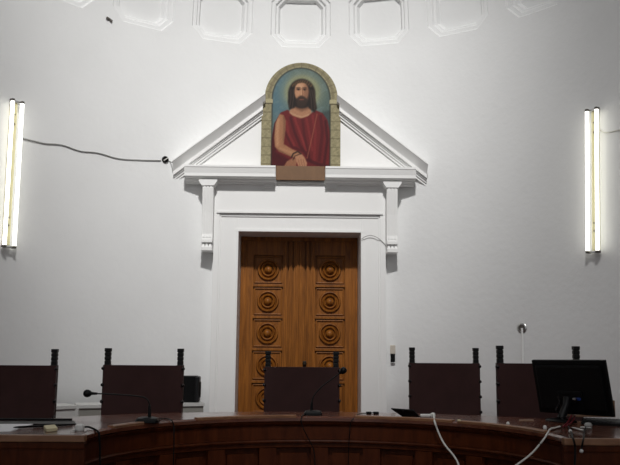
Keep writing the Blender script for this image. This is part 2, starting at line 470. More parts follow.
# ------------------------------------------------------------------ painting
def smooth(a, b, x):
    t = np.clip((x-a)/(b-a), 0, 1); return t*t*(3-2*t)
def paint(X, Y):
    """colours of the picture (sRGB 0-255); X, Y in photo-like units, 79 wide"""
    rs = np.random.RandomState(3)
    def noise(sx, sy, ox=0):
        h = np.zeros_like(X)
        for k in range(5):
            a, b, c = rs.uniform(.4, 1.6, 3); h += np.sin(X/sx*a*2.1+b*9+ox+1.3*np.sin(Y/sy*c*1.7+a*5))*np.sin(Y/sy*b*2.3+c*7)
        return h/3
    def ellm(cx, cy, rx, ry, soft=.18):
        d = np.sqrt(((X-cx)/rx)**2+((Y-cy)/ry)**2); return 1-smooth(1-soft, 1+soft, d)
    def poly(pts, soft=.8):
        d = np.full(X.shape, 1e9); ins = np.zeros(X.shape, bool)
        for (x0, y0), (x1, y1) in zip(pts, pts[1:]+pts[:1]):
            ex, ey = x1-x0, y1-y0; t = np.clip(((X-x0)*ex+(Y-y0)*ey)/(ex*ex+ey*ey+1e-9), 0, 1)
            d = np.minimum(d, np.hypot(X-x0-t*ex, Y-y0-t*ey))
            c = ((y0 > Y) != (y1 > Y)) & (X < (x1-x0)*(Y-y0)/((y1-y0) if abs(y1-y0) > 1e-9 else 1e-9)+x0); ins ^= c
        sd = np.where(ins, d, -d); return smooth(-soft, soft, sd)
    def stroke(pts, w, soft=.6):
        d = np.full(X.shape, 1e9)
        for (x0, y0), (x1, y1) in zip(pts, pts[1:]):
            ex, ey = x1-x0, y1-y0; t = np.clip(((X-x0)*ex+(Y-y0)*ey)/(ex*ex+ey*ey+1e-9), 0, 1)
            d = np.minimum(d, np.hypot(X-x0-t*ex, Y-y0-t*ey))
        return 1-smooth(w-soft, w+soft, d)
    C = np.zeros(X.shape+(3,))
    def put(col, m):
        nonlocal C
        col = np.asarray(col, float); C = C*(1-m[..., None])+col*m[..., None]
    one = np.ones_like(X)
    put((94, 110, 106), one)
    put((86, 114, 124), ellm(279, 96, 13, 26, .6)*.9)
    put((88, 104, 98), ellm(327, 104, 12, 30, .6)*.8)
    put((112, 130, 130), (noise(5, 5) > .25)*.35)
    put((134, 140, 118), ellm(301.5, 92, 21, 20, .35)*.7)
    put((152, 148, 106), ellm(301.5, 92, 17.5, 17, .15)*.5)
    put((58, 66, 66), poly([(322, 112), (336, 108), (336, 168), (322, 168)], 2)*.75)
    # robe
    robe = [(270, 168), (271, 142), (274, 124), (280, 113), (287, 110), (292, 114), (300, 118), (308, 115), (315, 110), (322, 113), (327, 120), (330, 134), (330, 150), (329, 168)]
    rm = poly(robe, .7)
    put((104, 34, 36), rm)
    put((70, 22, 27), rm*poly([(268, 168), (269, 120), (277, 112), (279, 140), (276, 152), (290, 160), (292, 168)], 2)*.85)
    for pts, w, col, al in (
        ([(290, 118), (294, 132), (300, 146), (310, 160)], 1.3, (72, 22, 28), .75), ([(294, 118), (300, 134), (306, 150)], 1.0, (148, 58, 56), .6),
        ([(302, 120), (304, 136), (309, 156)], 1.2, (76, 24, 29), .7), ([(306, 119), (309, 134), (312, 150)], .9, (142, 54, 52), .55),
        ([(320, 116), (322, 132), (319, 160)], 1.5, (78, 24, 30), .7), ([(325, 121), (327, 140), (324, 163)], 1.2, (62, 20, 26), .7),
        ([(312, 116), (315, 132), (314, 160)], 1.2, (138, 50, 50), .5), ([(286, 122), (288, 134), (294, 146)], 1.3, (140, 54, 52), .55),
        ([(285, 133), (292, 147), (302, 151)], 1.2, (70, 22, 28), .6), ([(307, 160), (318, 164), (328, 166)], 1.6, (66, 20, 27), .7)):
        put(col, rm*stroke(pts, w, 1.0)*al)
    put((152, 92, 70), stroke([(316.5, 114), (312, 136), (307, 158)], .45, .5)*.75)
    # neck and chest
    sk = (166, 122, 94)
    put(sk, poly([(294, 100), (308, 100), (311, 113), (307, 116.5), (300, 118.6), (292, 116), (288.5, 112.5)], .8))
    put((118, 82, 62), poly([(294, 102), (308, 102), (308, 109), (301, 112), (295, 109)], 1.5)*.75)
    put((196, 158, 124), stroke([(290, 113.2), (296, 116), (302, 117.2), (308, 114.6)], .7, .8)*.6)
    # arm
    arm = [(279, 114.5), (283, 115.5), (285.2, 121), (285, 131), (284, 139), (283.5, 144.5), (292, 149.5), (300, 152.5), (303, 157), (299, 160), (290, 156.5), (279, 152), (274.8, 147), (274, 138), (275, 124)]
    am = poly(arm, .7); put((160, 114, 84), am)
    put((112, 76, 56), am*poly([(282, 114), (287, 116), (287, 140), (284, 146), (282.5, 140), (283, 126)], 1.4)*.6)
    put((190, 146, 112), am*stroke([(277.5, 120), (277, 134), (277.5, 145)], 1.5, 1.4)*.65)
    put((182, 138, 104), am*stroke([(280, 149), (292, 153)], 1.2, 1.2)*.55)
    put((104, 70, 52), am*stroke([(276, 149.5), (288, 156), (297, 159.5)], 1.0, 1.0)*.6)
    put((150, 104, 78), poly([(284, 166.5), (287, 161.5), (292, 158.5), (297, 159.5), (296, 166.5)], .7))
    hand = [(294.5, 154.5), (301, 153.5), (304.5, 157.5), (307, 163), (306.5, 166.5), (298.5, 166.5), (296, 161)]
    put((176, 128, 98), poly(hand, .7))
    for x in (299.5, 302, 304.3): put((110, 70, 52), stroke([(x-1.2, 159.5), (x+.4, 166)], .22, .4)*.8)
    put((52, 34, 28), stroke([(291.5, 157.5), (293, 154), (297.5, 151.6), (300.8, 154)], .7, .5)*.95)
    put((60, 38, 30), stroke([(293, 160), (295, 156), (299.5, 154.4)], .5, .5)*.8)
    # hair and head
    hair = (36, 28, 25)
    put(hair, ellm(301, 93.5, 13.6, 15, .1))
    put(hair, poly([(288, 92), (287, 102), (288.6, 110), (294, 108), (297, 98), (305, 98), (308, 108), (314, 112.5), (316.4, 108), (314.8, 100), (313.5, 90)], 1.2))
    for x0, x1, y1 in ((290, 289, 107), (292.5, 291.5, 108), (311, 314, 109), (309, 311, 109), (313, 315.3, 107)):
        put((84, 66, 54), stroke([(x0, 90), ((x0+x1)/2+.6, 99), (x1, y1)], .4, .5)*.7)
    put((172, 128, 98), ellm(300.6, 91.5, 6.9, 10.2, .12))
    put((126, 88, 68), ellm(305.6, 92.5, 2.6, 8, .5)*.7)
    put((200, 160, 128), ellm(298.6, 85.8, 3.6, 2.4, .6)*.6)
    put((190, 142, 110), ellm(297, 93, 2, 2.4, .5)*.6)
    for ex in (297.6, 303.8):
        put((92, 62, 48), ellm(ex, 89.2, 2.3, 1.1, .5)*.8)
        put((40, 28, 24), stroke([(ex-1.8, 87.7), (ex+1.6, 87.6)], .42, .4)*.85)
        put((30, 22, 20), ellm(ex, 89.6, 1.1, .65, .4)*.95)
    put((128, 88, 66), stroke([(301.2, 89), (302, 95)], .5, .5)*.75); put((206, 164, 132), stroke([(300.4, 89.5), (300.6, 94.5)], .4, .5)*.7)
    put((104, 68, 52), stroke([(299.4, 96), (302.2, 96.1)], .4, .4)*.8)
    put((56, 42, 35), ellm(300.8, 101.6, 5.4, 5.8, .25)*.95)
    put((60, 44, 36), stroke([(296.4, 99.4), (298.8, 97.6), (300.8, 98.2), (303, 97.6), (305.4, 99.4)], .7, .5)*.9)
    put((128, 74, 62), stroke([(299.2, 99.6), (302.6, 99.6)], .5, .4)*.85)
    # thorn crown
    put((66, 50, 36), stroke([(292, 85.5), (296, 82), (301, 80.8), (306, 82), (310, 85.5)], 1.5, .6)*.95)
    for k in range(9):
        a = 291.5+k*2.3; yb = 85.6-4.6*math.cos((k-4)/4*1.35)
        put((112, 88, 58), stroke([(a, yb+1.4), (a+1.6, yb-1.2)], .25, .35)*.8)
    # painted stone arch
    ar = np.where(Y < 99, np.sqrt(((X-300.5)/29.6)**2+((Y-99)/32)**2), np.abs(X-300.5)/29.6)
    col = np.where(Y < 99, 1, 0)
    stone = smooth(.985, 1.02, ar)
    put((50, 46, 38), smooth(.93, .985, ar)*.6)
    n1 = noise(2.2, 2.4, 1.0); n2 = noise(.9, 1.1, 4.0)
    st = np.stack([150+14*n1+8*n2, 142+13*n1+8*n2, 112+11*n1+7*n2], -1)
    put(st, stone)
    ang = np.arctan2(X-300.5, 99-Y)
    jn = np.where(Y < 99, np.abs(((ang/R(13)+.5) % 1)-.5)*R(13)*33, np.abs((((Y-104)/8.6+.5) % 1)-.5)*8.6)
    put((96, 88, 68), stone*(1-smooth(.25, .75, jn))*.5)
    put((112, 104, 82), stone*(1-smooth(.03, .06, np.abs(ar-1.09)))*.5*col)
    cap = ((Y > 99.5) & (Y < 103.5)) & (ar > .97)
    put((172, 164, 132), cap*1.0); put((92, 84, 64), ((Y >= 103.5) & (Y < 104.6) & (ar > .97))*1.0)
    C = C*.96*(1+.05*noise(1.1, 1.3, 2)[..., None])
    C = 255*(C/255)**1.06
    return np.clip(C, 0, 255)
YP = 3.15; PB = 3.7005
ZV = at(300, 166, y=YP).z; PH = at(300, 62.7, y=YP).z-ZV; PW = (at(340.3, 140, y=YP).x-at(261, 140, y=YP).x)/2
V0 = (PB-ZV)/PH
def phalf(v):                         # half width (m) at height v (0..1 of the painted height)
    Yp = 166-104*v
    if Yp > 100: return PW
    if Yp > 98: return PW-.035*(100-Yp)/2
    k = min(1, (98-Yp)/36.0)
    return (PW-.035)*math.sqrt(max(0, 1-k*k))
NX, NY = 132, 170
vlist = [V0+(1-V0)*j/NY for j in range(NY)]+[.9972, .9990, .9999]
rows = []; PXY = []
bm = nb()
for v in vlist:
    hw = max(phalf(v), .004); row = []
    for i in range(NX+1):
        x = hw*(2*i/NX-1); row.append(bm.verts.new((AX+x, YP, ZV+PH*v))); PXY.append((300.5+x/PW*39.5, 166-104*v))
    rows.append(row)
for A, B in zip(rows, rows[1:]):
    for i in range(NX): bm.faces.new((A[i], A[i+1], B[i+1], B[i]))
PXY = np.array(PXY); cols = paint(PXY[:, 0], PXY[:, 1])/255.
lin = np.where(cols < .04045, cols/12.92, ((cols+.055)/1.055)**2.4)
mp = bpy.data.materials.new('oil_paint'); mp.use_nodes = True
at_ = mp.node_tree.nodes.new('ShaderNodeVertexColor'); at_.layer_name = 'picture'
mp.node_tree.links.new(at_.outputs['Color'], mp.node_tree.nodes['Principled BSDF'].inputs['Base Color'])
mp.node_tree.nodes['Principled BSDF'].inputs['Roughness'].default_value = .55
mp.node_tree.nodes['Principled BSDF'].inputs['Specular IOR Level'].default_value = .12
pt = thing('painting', 'arched painting of a bearded long haired man in a red robe above the door', 'painting', (AX, YP+.02, PB))
pc_ = obj('painted_face', bm, mp, pt)
ca = pc_.data.color_attributes.new('picture', 'FLOAT_COLOR', 'POINT')
ca.data.foreach_set('color', np.concatenate([lin, np.ones((len(lin), 1))], 1).astype(np.float32).ravel())
if pc_.data.polygons[0].normal.y > 0: pc_.data.flip_normals()
bm = nb()
out = []
for v in [V0+(1-V0)*k/60 for k in range(60)]+[.9972, .9999]: out.append((phalf(v), v))
ol = [(AX+h, ZV+PH*v) for h, v in out]+[(AX-h, ZV+PH*v) for h, v in out[::-1]]
loft(bm, [[(x, YP+.002, z) for x, z in ol], [(x, YP+.035, z) for x, z in ol]])
obj('backing_panel', bm, M['rim'], pt)
zb = at(300, 181, y=3.165).z
bm = nb(); box(bm, (AX-.290, 3.115, zb), (AX+.290, 3.135, at(300, 166, y=3.115).z), .003)
tag(obj('wooden_board', bm, M['board']), 'plain brown board set in the cornice gap under the arched painting', 'board')

# ------------------------------------------------------------------ wall lamps
def wall_lamp(phi, zb, zt, lean, label):
    p = R(phi); n = Vector((-math.sin(p), -math.cos(p), 0)); t = Vector((math.cos(p), -math.sin(p), 0))
    base = Vector((RAD*math.sin(p), RAD*math.cos(p), 0))
    rt = thing('fluorescent_lamp', label, 'lamp', (base.x, base.y, zb), 0, 'twin tube lamps on the apse wall')
    mx = Matrix((t, n, Vector((0, 0, 1)))).transposed().to_4x4(); mx.translation = base
    zm = (zb+zt)/2; mx = mx @ Matrix.Translation((0, 0, zm)) @ Matrix.Rotation(R(lean), 4, 'Y') @ Matrix.Translation((0, 0, -zm))
    def fr(a, d, z): return mx @ Vector((a, d, z))
    bm = nb(); box(bm, (-.03, .0005, zb+.02), (.03, .055, zt-.02), .008, mtx=mx)
    bd = obj('batten', bm, M['cream'], rt)
    for zz in (zb+.22, zb+.30, zt-.14, zt-.24):
        bm = nb(); lathe(bm, [(.009, 0), (.009, .004), (0, .006)], 10, mx @ Matrix.Translation((0, .055, zz)) @ Matrix.Rotation(R(-90), 4, 'X'))
        obj('screw', bm, M['holder'], bd)
    for s in (-1, 1):
        bm = nb(); tube(bm, [fr(s*.058, .085, zb+.018), fr(s*.058, .085, zt-.018)], .019, 14)
        obj('tube', bm, M['tube'], rt, smooth=40)
        for z0, z1 in ((zb-.008, zb+.018), (zt-.018, zt+.008)):
            bm = nb(); box(bm, (s*.058-.015, .052, z0), (s*.058+.015, .102, z1), .005, mtx=mx)
            obj('tube_holder', bm, M['holder'], rt)
    for z0, z1 in ((zb-.004, zb+.020), (zt-.020, zt+.004)):
        bm = nb(); box(bm, (-.06, .03, z0), (.06, .075, z1), .004, mtx=mx)
        obj('end_bracket', bm, M['metal'], rt)
    return base
wall_lamp(-58.6, 2.560, 4.058, -.5, 'lit twin tube lamp on the left wall with a cable running towards the door')
wall_lamp(58.9, 2.570, 4.046, 2.6, 'lit twin tube lamp on the right wall above the computer monitor')

# ------------------------------------------------------------------ cables and fittings on the wall
def wallpt(px, py, off=.009): return at(px, py, cyl=RAD-off)
def cable(name, pts, r, m, label, sub=6):
    bm = nb(); tube(bm, pts, r, 6, sub=sub)
    return tag(obj(name, bm, m, smooth=60), label, 'cable')
cable('cable', [wallpt(*q) for q in ((23, 138.5), (34, 141), (45, 143.5), (62, 145), (80, 151), (98, 153), (118, 158.5), (138, 160), (161, 160.5))], .0075, M['gcable'], 'grey cable sagging from the left lamp to the black wall fitting')
c0 = wallpt(165, 159.7, 0)
ph = math.atan2(c0.x, c0.y); n = Vector((-math.sin(ph), -math.cos(ph), 0))
mx = Matrix.Translation(c0) @ Vector((0, 0, 1)).rotation_difference(n).to_matrix().to_4x4()
jb = thing('junction_box', 'round black wall fitting at the left tip of the pediment', 'junction box', c0)
bm = nb(); lathe(bm, [(.040, -.004), (.040, .018), (.035, .026), (.028, .026), (.026, .010), (0, .010)], 22, mx); obj('ring', bm, M['black'], jb, smooth=40)
bm = nb(); tube(bm, [c0+n*.022+Vector((-.026, -.01, -.022)), c0+n*.026+Vector((.026, .012, .022))], .006, 6); obj('wire', bm, M['wcable'], jb)
cable('cable', [wallpt(167.5, 160.2), wallpt(170, 161.5), at(173, 163, y=3.05)], .006, M['gcable'], 'short grey cable from the black fitting to the pediment tip')
cable('cable', [at(q[0], q[1], y=YF-.007) for q in ((361.5, 239), (366, 236.3), (371, 235.4), (378, 238), (384, 243.5), (387.5, 249))], .0042, M['gcable'], 'thin grey cable arching over the top right corner of the door frame')
cable('cable', [wallpt(*q) for q in ((600, 129.5), (603, 131.8), (608, 132.5), (616, 130.5), (626, 128), (634, 127))], .0065, M['wcable'], 'pale cable leaving the right lamp along the wall')
c0 = wallpt(522, 328, 0); ph = math.atan2(c0.x, c0.y); n = Vector((-math.sin(ph), -math.cos(ph), 0))
mx = Matrix.Translation(c0) @ Vector((0, 0, 1)).rotation_difference(n).to_matrix().to_4x4()
ws = thing('conduit_outlet', 'small round wall outlet with a pipe running down, above the monitor', 'outlet', c0)
bm = nb(); lathe(bm, [(.058, -.004), (.058, .008), (.050, .014), (.040, .016), (.038, .006), (0, .006)], 22, mx); obj('cover_ring', bm, M['metal'], ws, smooth=40)
bm = nb(); lathe(bm, [(.036, .004), (.034, .010), (0, .010)], 18, mx); obj('opening', bm, M['holder'], ws)
bm = nb(); tube(bm, [wallpt(522, 328, .014), wallpt(522.4, 345, .012), wallpt(522.8, 365, .012), wallpt(524, 412, .012)], .0125, 8); obj('pipe', bm, M['trim'], ws, smooth=40)
# buzzer by the door frame
c0 = wallpt(393, 355, 0); ph = math.atan2(c0.x, c0.y)
mx = Matrix.Translation(c0) @ Matrix.Rotation(-ph, 4, 'Z')
bz = thing('door_buzzer', 'cream and black entry buzzer beside the right door frame', 'buzzer', c0)
bm = nb(); box(bm, (-.030, -.028, .012), (.030, .004, .115), .008, mtx=mx); obj('cover', bm, M['ivory'], bz)
bm = nb(); box(bm, (-.024, -.034, -.082), (.026, .004, .012), .006, mtx=mx); obj('button_block', bm, M['black'], bz)
bm = nb(); box(bm, (-.024, -.030, -.105), (.026, .004, -.082), .006, mtx=mx); obj('bottom_cap', bm, M['metal'], bz)
# dark hook high on the left
p = at(109.5, 19.5, cyl=RAD-.005); p2 = at(112, 21.3, cyl=RAD-.02); p1 = at(107, 17.8, cyl=RAD-.02)
bm = nb(); tube(bm, [p1, p, p2], .016, 8); tube(bm, [p, p*1.02-Vector((0, 0, p.z*.02))], .012, 8)
tag(obj('wall_hook', bm, M['holder']), 'small dark hook on the wall below the coffers at upper left', 'hook')

# ------------------------------------------------------------------ judges' chairs
def make_chair():
    t = thing('judge_chair', '-', 'chair', (0, 0, 0), 0, 'chairs behind the bench')
    for s in (-1, 1):
        bm = nb(); box(bm, (s*.286-.026, -.025, 0), (s*.286+.026, .028, 1.115), .005)
        po = obj('back_post', bm, M['ebony'], t)
        bm = nb(); z = 1.115
        for h, w in ((.030, .0225), (.006, .020), (.026, .023), (.006, .0205), (.026, .023), (.006, .020), (.028, .0245)):
            box(bm, (s*.286-w, -w, z), (s*.286+w, w, z+h), .004); z += h
        obj('finial', bm, M['ebony'], po)
        bm = nb(); box(bm, (s*.27-.026, -.52, 0), (s*.27+.026, -.468, .43), .005); obj('front_leg', bm, M['ebony'], t)
        bm = nb(); box(bm, (s*.275-.018, -.47, .13), (s*.275+.018, -.02, .17), .004); obj('side_rail', bm, M['ebony'], t)
        for k in range(4):
            z = 1.085-.128*k
            bm = nb(); mt = Matrix.Translation((s*.300, -.030, z)) @ Matrix.Rotation(R(90), 4, 'X')
            lathe(bm, [(.0135, -.015), (.0135, .008), (.010, .015), (.005, .018), (0, .019)], 14, mt)
            bmesh.ops.translate(bm, verts=bm.verts[:], vec=(s*.013, 0, 0))
            obj('stud', bm, M['stud'], t, smooth=40)
    bm = nb(); nx, nz = 12, 8; lo = []
    for k in range(nz+1):
        z = .50+.61*k/nz; row = []
        for i in range(nx+1):
            x = -.314+.628*i/nx; q = 1-(x/.314)**2; row.append((x, -.034+.022*q*math.sin(PI*min(1, k/nz*.9+.1)), z))
        back = [(x, .024, z) for x, y, z in row[::-1]]
        lo.append(row+back)
    loft(bm, lo); obj('back_panel', bm, M['leather'], t, smooth=40)
    bm = nb(); box(bm, (-.30, -.53, .43), (.30, -.03, .50), .022, 3); obj('seat', bm, M['leather'], t, smooth=40)
    bm = nb(); box(bm, (-.25, -.50, .22), (.25, -.475, .26), .004); obj('stretcher', bm, M['ebony'], t)
    return t
ch0 = make_chair()
def midx(a, b, y): return (at(a, 365, y=y).x+at(b, 365, y=y).x)/2
spots = [
    (at(55, 365, y=.50).x-.292, .50, 0, 'leftmost judge chair with maroon leather back, partly outside the picture', 1, .99),
    (midx(107, 181, .40), .40, 0, 'maroon leather judge chair behind the left table microphone, next to the loudspeaker', 1.005, 1.0),
    (midx(267.5, 336.5, .80), .80, 0, 'maroon leather judge chair in the middle, in front of the double door', 1.01, .985),
    (midx(410.6, 477.4, 1.02), 1.02, 0, 'maroon leather judge chair right of the door, behind the black tablet', .985, 1.018),
    (midx(499.5, 577, .30), .30, 0, 'maroon leather judge chair half hidden by the computer monitor', 1.06, 1.037)]
for i, (x, y, rz, lab, sx, sz) in enumerate(spots):
    c = ch0 if i == 0 else copy_tree(ch0)
    c.location = (x, y, PZ); c.rotation_euler = (0, 0, rz); c.scale = (sx, 1, sz); c['label'] = lab

# ------------------------------------------------------------------ the bench
BZ = 1.15
bn = thing('judges_bench', 'long curved mahogany court bench with panelled front', 'bench', (BCX, -.4, 0))
NT = 96
T = [PI*k/NT for k in range(NT+1)]
def sweep(pairs, t0=0, t1=PI, n=NT):
    """closed section [(offset beyond the inner edge, z)] swept along the bench's inner ellipse"""
    lo = []
    for k in range(n+1):
        t = t0+(t1-t0)*k/n
        lo.append([(*ell(1.30+o, 1.11+o, t).xy, z) for o, z in pairs])
    return loft(nb(), lo)
IA, IB, OA, OB = 1.30, 1.11, 2.20, 1.48
def span(t, f, z, di=0, do=0):       # point between inner (f=0) and outer (f=1) outline
    a = ell(IA+di, IB+di, t); b = ell(OA-do, OB-do, t); q = a.lerp(b, f); return (q.x, q.y, z)
lo = []
for t in T:
    lo.append([span(t, 0, BZ-.010), span(t, 0, BZ-.030, .0), span(t, 0, BZ-.040, .012), span(t, 1, BZ-.040), span(t, 1, BZ-.006), span(t, .985, BZ), span(t, 0, BZ, .014)])
bm = loft(nb(), lo); obj('desktop', bm, M['desk'], bn, smooth=30)
lo = []
for t in T:
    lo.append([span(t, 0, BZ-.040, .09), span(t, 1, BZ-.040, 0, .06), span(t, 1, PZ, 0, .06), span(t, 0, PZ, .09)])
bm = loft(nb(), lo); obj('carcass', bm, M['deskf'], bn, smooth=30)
obj('frieze_board', sweep([(.028, BZ-.040), (.028, .995), (.06, .995), (.06, BZ-.040)]), M['deskf'], bn, smooth=30)
obj('cove_moulding', sweep([(.006, BZ-.040), (.010, BZ-.050), (.020, BZ-.062), (.030, BZ-.068), (.05, BZ-.068), (.05, BZ-.040)]), M['deskf'], bn, smooth=30)
obj('bead_rail', sweep([(.012, .992), (.008, .984), (.012, .974), (.024, .970), (.06, .968), (.06, .995)]), M['deskf'], bn, smooth=30)
obj('top_rail', sweep([(.026, .972), (.026, .945), (.034, .938), (.07, .938), (.07, .972)]), M['deskf'], bn, smooth=30)
obj('bottom_rail', sweep([(.02, .16), (.026, .15), (.026, 0), (.07, 0), (.07, .16)]), M['deskf'], bn, smooth=30)
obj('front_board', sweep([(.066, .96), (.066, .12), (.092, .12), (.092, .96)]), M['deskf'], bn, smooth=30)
# stiles placed where the photo shows them, then carried on round the curve
def tparam(px): # angle on the ellipse hit by the sight line at the panel height
    best = None
    for k in range(2001):
        t = PI*k/2000; q = ell(1.33, 1.14, t); d = q-EYE; 
        X = d.dot(cX); F = d.dot(cF); u = 310+FPX*X/F
        if best is None or abs(u-px) < best[0]: best = (abs(u-px), t)
    return best[1]
arc = [0.0]
for k in range(2000): arc.append(arc[-1]+(ell(1.33, 1.14, PI*(k+1)/2000)-ell(1.33, 1.14, PI*k/2000)).length)
def t_of(s):
    for k in range(2000):
        if arc[k+1] >= s: return PI*(k+(s-arc[k])/(arc[k+1]-arc[k]))/2000
    return PI
def s_of(t): return arc[min(2000, int(t/PI*2000))]
s0 = s_of(tparam(318.5)); pitch = abs(s_of(tparam(372))-s0)
cents = sorted(s0+pitch*k for k in range(-8, 9) if .05 < s0+pitch*k < arc[-1]-.05)
for sc_ in cents:
    ta, tb = t_of(sc_-.058), t_of(sc_+.058)
    obj('stile', sweep([(.026, .94), (.026, .15), (.07, .15), (.07, .94)], ta, tb, 6), M['deskf'], bn, smooth=30)
for a, b in zip(cents, cents[1:]):
    ta, tb = t_of(a+.085), t_of(b-.085)
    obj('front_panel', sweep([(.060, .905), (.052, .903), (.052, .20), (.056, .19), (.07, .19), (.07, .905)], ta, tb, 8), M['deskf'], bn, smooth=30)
# wing ends
for s in (-1, 1):
    bm = nb(); a, b = sorted((BCX+s*1.29, BCX+s*2.15))
    box(bm, (a, BCY-.004, 0), (b, BCY+.03, BZ-.040), .004)
    obj('end_board', bm, M['deskf'], bn)
    bm = nb(); a, b = sorted((BCX+s*1.29, BCX+s*2.2))
    box(bm, (a, BCY-.022, BZ-.038), (b, BCY+.03, BZ-.001), .005)
    obj('end_edge', bm, M['edge'], bn)
    bm = nb(); a, b = sorted((BCX+s*1.29, BCX+s*2.15))
    box(bm, (a, BCY-.014, BZ-.075), (b, BCY+.02, BZ-.040), .006)
    obj('end_moulding', bm, M['deskf'], bn)
# raised lip strips along the front of each place
for p0, p1 in ((100, 133), (190, 294), (356, 457), (463, 556)):
    ta, tb = sorted((tparam(p0), tparam(p1)))
    obj('lip_strip', sweep([(.002, BZ-.014), (.000, BZ+.004), (.006, BZ+.009), (.040, BZ+.009), (.046, BZ-.002), (.046, BZ-.014)], ta, tb, 24), M['edge'], bn, smooth=30)

# ------------------------------------------------------------------ microphones
def mic(basepx, neck, head, bw, bd, label, rz=0):
    b = at(*basepx, z=BZ); b.z = BZ+.0005
    t = thing('gooseneck_microphone', label, 'microphone', b, 0, 'gooseneck microphones on the bench')
    bm = nb()
    mt = Matrix.Translation(b) @ Matrix.Rotation(rz, 4, 'Z')
    loft(bm, [[mt @ Vector((x*bw*k, y*bd*k, z)) for x, y in ((-.8, -1), (.8, -1), (1, -.7), (1, .7), (.8, 1), (-.8, 1), (-1, .7), (-1, -.7))] for k, z in ((1, 0), (1, .012), (.86, .026), (.5, .032))])
    obj('base', bm, M['black'], t, smooth=30)
    bm = nb(); mt2 = mt @ Matrix.Translation((0, -bd*.55, .026)); box(bm, (-bw*.3, -.012, -.004), (bw*.3, .012, .006), .003, mtx=mt2); obj('switch', bm, M['dark'], t)
    pts = [at(x, y, y=b.y) for x, y in neck]
    pts[0] = Vector((pts[0].x, b.y, BZ+.028))
    bm = nb(); tube(bm, [pts[0], pts[0].lerp(pts[1], .99)], [.011, .008], 10); obj('collar', bm, M['black'], t, smooth=50)
    bm = nb(); tube(bm, pts, .0043, 8, sub=8); obj('gooseneck', bm, M['rubber'], t, smooth=60)
    h = at(*head, y=b.y); d = (h-pts[-1]).normalized()
    mt = Matrix.Translation(h) @ Vector((0, 0, 1)).rotation_difference(d).to_matrix().to_4x4()
    L = (h-pts[-1]).length
    bm = nb(); lathe(bm, [(0, -L-.004), (.007, -L-.002), (.010, -.026), (.018, -.018), (.023, -.006), (.024, .006), (.020, .017), (.011, .024), (0, .026)], 18, mt)
    obj('microphone_head', bm, M['black'], t, smooth=60)
    return b
b = mic((147.5, 422.2), [(149.5, 416), (149.6, 405), (146, 398.5), (137, 396.2), (118, 394.6), (97, 393.6)], (87.5, 393.4), .070, .055, 'black gooseneck microphone on the left of the bench, bending left')
def dz(px, py, lift=.006):
    p = at(px, py, z=BZ); p.z += lift; return p
def front(px, py, off=.02):          # point hanging in front of the curved bench front
    d = cF + cX*((px-310)/FPX) - cY*((py-232.5)/FPX)
    lo_, hi_ = 2.0, 8.0
    for k in range(60):
        mid = (lo_+hi_)/2; q = EYE+d*mid
        v = ((q.x-BCX)/(IA-off))**2+((q.y-BCY)/(IB-off))**2
        if v < 1 or q.y < BCY: lo_ = mid
        else: hi_ = mid
    return EYE+d*lo_
cable('cable', [dz(158, 419.5), dz(166, 419.5), dz(171, 421), front(173.5, 424.5, .008), front(174, 432), front(174, 446), front(173.5, 460), front(173.5, 475), front(173.5, 500)], .004, M['rubber'], 'black cable of the left microphone dropping over the bench edge')
b = mic((313, 415), [(311.5, 411), (312, 402), (314.5, 395), (322, 386.5), (332, 379), (339.5, 373.5)], (343.2, 370.6), .062, .05, 'black gooseneck microphone in the middle of the bench, leaning right')
cable('cable', [dz(304, 415), dz(302.5, 416.2), front(301.2, 418.5, .008), front(301.5, 423), front(304, 430), front(308, 438), front(313, 448), front(315, 462), front(315, 490)], .0036, M['rubber'], 'black cable of the middle microphone hanging down the panelled front')
cable('cable', [dz(373, 413.5), dz(362, 414.5), dz(357, 415.8), front(353, 419, .008), front(350.5, 424), front(349, 440), front(348.5, 462), front(348.5, 490)], .003, M['rubber'], 'black cable crossing the bench edge right of the middle microphone')

# ------------------------------------------------------------------ things on the left wing
def flat(name, corners, h, m, label, cat, z=BZ+.0005, bev=0):
    bm = nb(); ps = [at(x, y, z=z) for x, y in corners]
    loft(bm, [[(p.x, p.y, z) for p in ps], [(p.x, p.y, z+h) for p in ps]])
    if bev: bmesh.ops.bevel(bm, geom=bm.edges[:], offset=bev, segments=2, affect='EDGES')
    return tag(obj(name, bm, m), label, cat)
fo = thing('ring_binder', 'slim black binder lying on the left end of the bench', 'binder', at(20, 427, z=BZ))
bm = nb(); z = BZ+.0005; ps = [at(x, y, z=z) for x, y in ((-30, 421.6), (74, 421.6), (76, 424.6), (40, 424.8), (-30, 424.8))]
loft(bm, [[(p.x, p.y, z) for p in ps], [(p.x, p.y, z+.006) for p in ps]]); obj('cover', bm, M['black'], fo)
pa, pb = at(72, 421.8, z=BZ), at(-30, 421.5, z=BZ)
bm = nb(); tube(bm, [pa+Vector((0, 0, .014)), pb+Vector((0, 0, .014))], .007, 10); obj('spine', bm, M['black'], fo, smooth=50)
flat('paper_sheet', ((-28, 424.9), (33, 424.9), (10, 432.2), (-34, 432.8)), .006, M['paper'], 'white sheet of paper lying in front of the black binder at the left end', 'paper')
flat('note_pad', ((43.5, 428.6), (55, 427.6), (57.5, 431), (46, 432.3)), .018, M['note'], 'small cream note pad in front of the black binder', 'note pad', BZ+.0005, .002)
bm = nb(); a, b = at(13, 430.0, z=BZ), at(72, 425.6, z=BZ)
a.z, b.z = BZ+.0145, BZ+.0068
tube(bm, [a, a.lerp(b, .03), a.lerp(b, .1), b], [.001, .004, .006, .006], 10)
tag(obj('pen', bm, M['black'], smooth=50), 'long black pen lying slantwise between the white papers and the note pad', 'pen')
pl = thing('cable_plug', 'white plug with a black cable falling over the left corner of the bench', 'plug', dz(79, 430))
